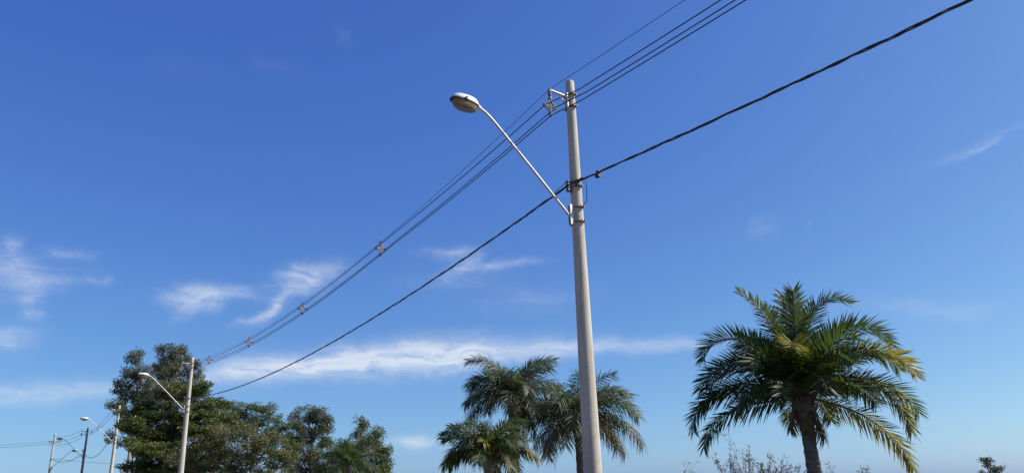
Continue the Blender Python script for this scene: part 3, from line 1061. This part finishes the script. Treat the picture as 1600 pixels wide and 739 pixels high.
fr = random_crown(3, 20, 2.0, .50, [S, S, S, G], 5, 82, 70, 110)
fr += [(172, 66, 2.2, 118, .5, 50, .2, S, 0), (186, 30, 2.0, 86, .5, 50, -.1, S, 0), (20, 76, 2.5, 84, .55, 50, .2, G, 0), (175, 82, 2.5, 96, .5, 50, .1, S, 0),
       (-12, -6, 1.5, 62, .4, 40, -.4, B_, 1), (-70, -30, 1.3, 50, .4, 40, -.4, B_, 1), (20, -40, 1.6, 40, .35, 40, -.4, B_, 1)]
make_palm(PALM_A, 'tall slim palm left of the nearest pole, its crown highest of the middle palms', fr, (0.17, 0.15, 0.06, 0.03), M['bark_palm_pale'], 8, scale_leaf=1.45, grav=0.35, dens=1.35)
fr = random_crown(9, 24, 2.35, .52, [S, S, S, G], 0, 84, 70, 112)
fr += [(5, 50, 2.7, 118, .5, 54, -.1, S, 0), (178, 48, 2.4, 96, .5, 50, -.1, S, 0),
       (8, 14, 2.9, 92, .42, 46, -.3, B_, 1), (-20, -8, 2.3, 70, .40, 40, -.4, B_, 1), (184, 4, 2.1, 82, .40, 40, -.4, B_, 1), (205, -16, 1.8, 60, .4, 40, -.4, B_, 1)]
make_palm(PALM_B, 'palm directly behind the nearest pole with dry fronds drooping on both sides', fr, (0.17, 0.15, 0.06, 0.02), M['bark_palm'], 8, scale_leaf=1.5, grav=0.35, dens=1.35)
fr = random_crown(17, 20, 1.6,   .42, [G, S, G, S], 6, 80, 60, 100)
fr += [(180, 50, 1.7, 70, .42, 46, .3, G, 0), (-10, 25, 1.75, 80, .4, 46, -.1, Y, 0), (190, 15, 1.6, 70, .42, 46, -.1, Y, 0), (-95, 40, 1.3, 60, .4, 40, 0, Y, 0)]
make_palm(PALM_C, 'short bushy palm, lowest crown of the middle group, with some yellow fronds', fr, (0.17, 0.15, 0.06, 0.0), M['bark_palm_pale'], 6, scale_leaf=1.3, grav=0.35, dens=1.5)
fr = random_crown(23, 22, 2.1, .5, [G, G, G, S], 12, 82, 50, 80, 44)
make_palm(PALM_D, 'bright green low palm half hidden among the trees left of centre', fr, (0.18, 0.15, 0.05, 0.0), M['bark_palm'], 0, scale_leaf=1.25, grav=0.25, dens=1.2)


# ------------------------------------------------------------------ broadleaf trees
def make_tree(name, spec, label, group, leaf_mat, bark_mat, seed, clump_r, leaves_per_m2, leaf_len, leaf_w,
              flat=0.8, hang=0.0, up=0.0, trunk_r=0.2, trunk_top=0.6, clump_gap=1.0, trunks=None, depth=1.0, fork=0.35, twig_r=0.018):
    rg = np.random.default_rng(seed)
    root = empty(name, (spec['xy'][0], spec['xy'][1], 0), spec['rz'])
    lobes = spec['lobes']
    zmax = max(l[1] + l[3] for l in lobes)
    wood = MB()
    top = trunk_top * zmax
    for (bx, tx, by) in (trunks or [(0.0, 0.0, 0.0)]):
        n = 12
        s = np.linspace(0, 1, n)
        pts = np.stack([bx + (tx - bx) * s + 0.12 * np.sin(s * 5 + bx), by + 0.15 * np.sin(s * 3.3 + tx), -0.3 + (top + 0.3) * s], 1)
        wood.tube(pts, trunk_r * (1 - 0.55 * s), 9)
    bx, tx, by = (trunks or [(0.0, 0.0, 0.0)])[0]
    quads = []
    for li, (lx, lz, rx, rz) in enumerate(lobes):
        ly = rg.uniform(-0.7, 0.7) * depth * max(rx, 0.6)
        ry = max(rx * 0.9, 0.5) * depth
        c = np.array([lx, ly, lz])
        # limb from the trunk to the lobe
        fz = min(top, max(fork * zmax, lz - 1.2 - 0.35 * abs(lx - tx)))
        sfr = fz / top
        st = np.array([bx + (tx - bx) * sfr, by, fz])
        mid = (st + c) / 2 + np.array([rg.uniform(-.2, .2), rg.uniform(-.2, .2), -0.15 + rg.uniform(-.15, .15)])
        tt = np.linspace(0, 1, 9)[:, None]
        limb = (1 - tt) ** 2 * st + 2 * tt * (1 - tt) * mid + tt ** 2 * c
        wood.tube(limb, np.linspace(trunk_r * 0.42, twig_r * 1.4, 9), 6)
        nc = max(4, int(clump_gap * rx * rz * 2.6 / (clump_r ** 2 * flat)))
        for k in range(nc):
            v = rg.normal(size=3)
            v /= np.linalg.norm(v)
            rr = rg.random() ** 0.42
            cc = c + v * rr * np.array([rx, ry, rz])
            a = limb[rg.integers(3, 9)]
            m2 = (a + cc) / 2 + np.array([0, 0, -0.08])
            wood.tube([a, m2, cc], [twig_r, twig_r * .7, twig_r * .3], 4, cap=False)
            R_ = clump_r * rg.uniform(0.65, 1.25)
            nl = int(leaves_per_m2 * R_ * R_ * rg.uniform(0.6, 1.25))
            v = rg.normal(size=(nl, 3))
            v /= np.linalg.norm(v, axis=1)[:, None]
            q = v * (rg.random(nl) ** 0.5)[:, None] * R_
            q[:, 2] *= flat
            if hang:
                q[:, 2] -= hang * R_ * rg.random(nl) * (1.2 - np.hypot(q[:, 0], q[:, 1]) / R_)
            if up:
                q[:, 2] += up * (np.hypot(q[:, 0], q[:, 1]) ** 2) / R_
            q += cc
            ax = rg.normal(size=(nl, 3)) * np.array([1, 1, 0.55]) + v * 0.8 - np.array([0, 0, 1.6 * hang])
            ax /= np.linalg.norm(ax, axis=1)[:, None]
            w = np.cross(ax, rg.normal(size=(nl, 3)) + np.array([0, 0, 1.2]))
            w /= np.linalg.norm(w, axis=1)[:, None] + 1e-9
            ll = (leaf_len * rg.uniform(.6, 1.3, nl))[:, None]
            ww = (leaf_w * rg.uniform(.6, 1.3, nl))[:, None]
            quads.append(np.stack([q, q + ax * ll * .45 + w * ww, q + ax * ll, q + ax * ll * .45 - w * ww], 1))
    wood.build('trunk', bark_mat, root)
    o = quads_object('crown', np.concatenate(quads), leaf_mat, root)
    tag(o, kind='stuff')
    return tag(root, label, 'tree', group)


TG = 'trees on the left'
EU = dict(leaf_mat=M['lf_euc'], bark_mat=M['bark_euc'], clump_r=0.55, leaves_per_m2=380, leaf_len=0.28, leaf_w=0.043, clump_gap=1.1, flat=0.8, hang=0.45)
make_tree('eucalyptus_tree', EUC_RIGHT, 'tallest eucalyptus with ragged drooping crown behind the second pole', TG, seed=1, trunk_r=0.30, trunk_top=0.8, **EU)
make_tree('eucalyptus_tree', EUC_LEFT, 'tall narrow eucalyptus at the left edge of the tree group', TG, seed=2, trunk_r=0.22, trunk_top=0.8, trunks=[(-0.1, 0.3, 0)], **EU)
make_tree('eucalyptus_tree', EUC_BACK, 'eucalyptus with thin bare trunks showing low beside the third pole', TG, seed=3, trunk_r=0.13, trunk_top=0.8,
          trunks=[(0.25, 0.55, 0), (-0.2, -0.1, .6), (0.6, 0.9, -.5)], **EU)
make_tree('eucalyptus_tree', EUC_ROUND, 'round-topped grey green tree standing right of the feathery trees', TG, seed=4, trunk_r=0.22, trunk_top=0.75,
          **{**EU, 'clump_r': 0.5, 'hang': 0.15})
make_tree('eucalyptus_tree', EUC_EDGE, 'small pointed tree at the right end of the tree group', TG, seed=5, trunk_r=0.18, trunk_top=0.8,
          **{**EU, 'clump_r': 0.5, 'hang': 0.25, 'leaf_mat': M['lf_pad']})
make_tree('broadleaf_tree', LACY_TREE, 'loose lacy tree with open branches behind the olive tree', TG, M['lf_pad'], M['bark'], 6, 0.5, 380, 0.19, 0.047,
          flat=0.45, up=0.15, trunk_r=0.2, trunk_top=0.6, clump_gap=0.95)
make_tree('broadleaf_tree', PAD_TREE, 'dark green tree with flat layered foliage behind the second pole', TG, M['lf_pad'], M['bark'], 7, 0.6, 560, 0.17, 0.045,
          flat=0.34, up=0.25, trunk_r=0.28, trunk_top=0.55, clump_gap=1.1)
make_tree('broadleaf_tree', FEATHER_TREE, 'wide olive green feathery tree with fine branches, low in front', TG, M['lf_feather'], M['bark'], 8, 0.45, 520, 0.14, 0.034,
          flat=0.5, up=0.2, trunk_r=0.2, trunk_top=0.45, clump_gap=1.0, fork=0.25)
make_tree('broadleaf_tree', FAR_TREE, 'tiny far tree at the lower right corner', None, M['lf_far'], M['bark'], 9, 0.35, 200, 0.20, 0.06,
          flat=0.5, trunk_r=0.10, trunk_top=0.7, twig_r=0.03)


# ------------------------------------------------------------------ dry shrubs under the right palm
def make_shrub(name, spec, label, height, spread, stems, seed, leaf_mat, leaf_n, leaf_len, cat='shrub', group=None):
    rg = random.Random(seed)
    root = empty(name, (spec['xy'][0], spec['xy'][1], 0), spec['rz'])
    wood = MB()
    leaves = []

    def grow(p, d, L, r, level):
        n = 5
        pts = [p]
        for i in range(n):
            d = d + Vector((rg.uniform(-.16, .16), rg.uniform(-.16, .16), 0.05))
            d.normalize()
            p = p + d * (L / n)
            pts.append(p)
        wood.tube([tuple(q) for q in pts], np.linspace(r, r * .55, n + 1), 5, cap=False)
        if level < 3:
            for k in range(rg.choice((2, 3, 3))):
                q = pts[rg.choice((2, 3, 4, 5))]
                nd = d + Vector((rg.uniform(-.6, .6), rg.uniform(-.6, .6), rg.uniform(.2, .6)))
                nd.normalize()
                grow(q, nd, L * rg.uniform(.45, .7), r * .55, level + 1)
        if level >= 2:
            for k in range(leaf_n):
                q = pts[rg.randint(1, n)]
                a = Vector((rg.uniform(-1, 1), rg.uniform(-1, 1), rg.uniform(-.7, .9))).normalized()
                w = a.cross(Vector((rg.uniform(-1, 1), rg.uniform(-1, 1), 1))).normalized()
                l_ = leaf_len * rg.uniform(.5, 1.3)
                leaves.append([q, q + a * l_ * .5 + w * l_ * .12, q + a * l_, q + a * l_ * .5 - w * l_ * .12])

    for k in range(stems):
        x = rg.uniform(-spread, spread)
        y = rg.uniform(-.5, .5)
        d = Vector((x * .12 + rg.uniform(-.15, .15), rg.uniform(-.2, .2), 1)).normalized()
        grow(Vector((x * .75, y, -0.05)), d, height * rg.uniform(.52, .74), 0.021, 0)
    wood.build('branches', M['twig'], root)
    o = quads_object('leaves', np.array([[tuple(v) for v in q] for q in leaves]), leaf_mat, root)
    tag(o, kind='stuff')
    return tag(root, label, cat, group)


make_shrub('dry_shrub', SHRUB1, 'bare dry shrub left of the right palm trunk', 1.80, 0.60, 36, 12, M['lf_dry'], 5, 0.09)
make_shrub('dry_shrub', SHRUB2, 'low dry twiggy shrub around the foot of the right palm', 1.62, 0.8, 26, 8, M['lf_dry'], 5, 0.09)
make_shrub('weed', WEED, 'small green leafy weed at the bottom edge left of the dry shrubs', 1.72, 0.25, 4, 3, M['lf_weed'], 4, 0.12, 'weed')
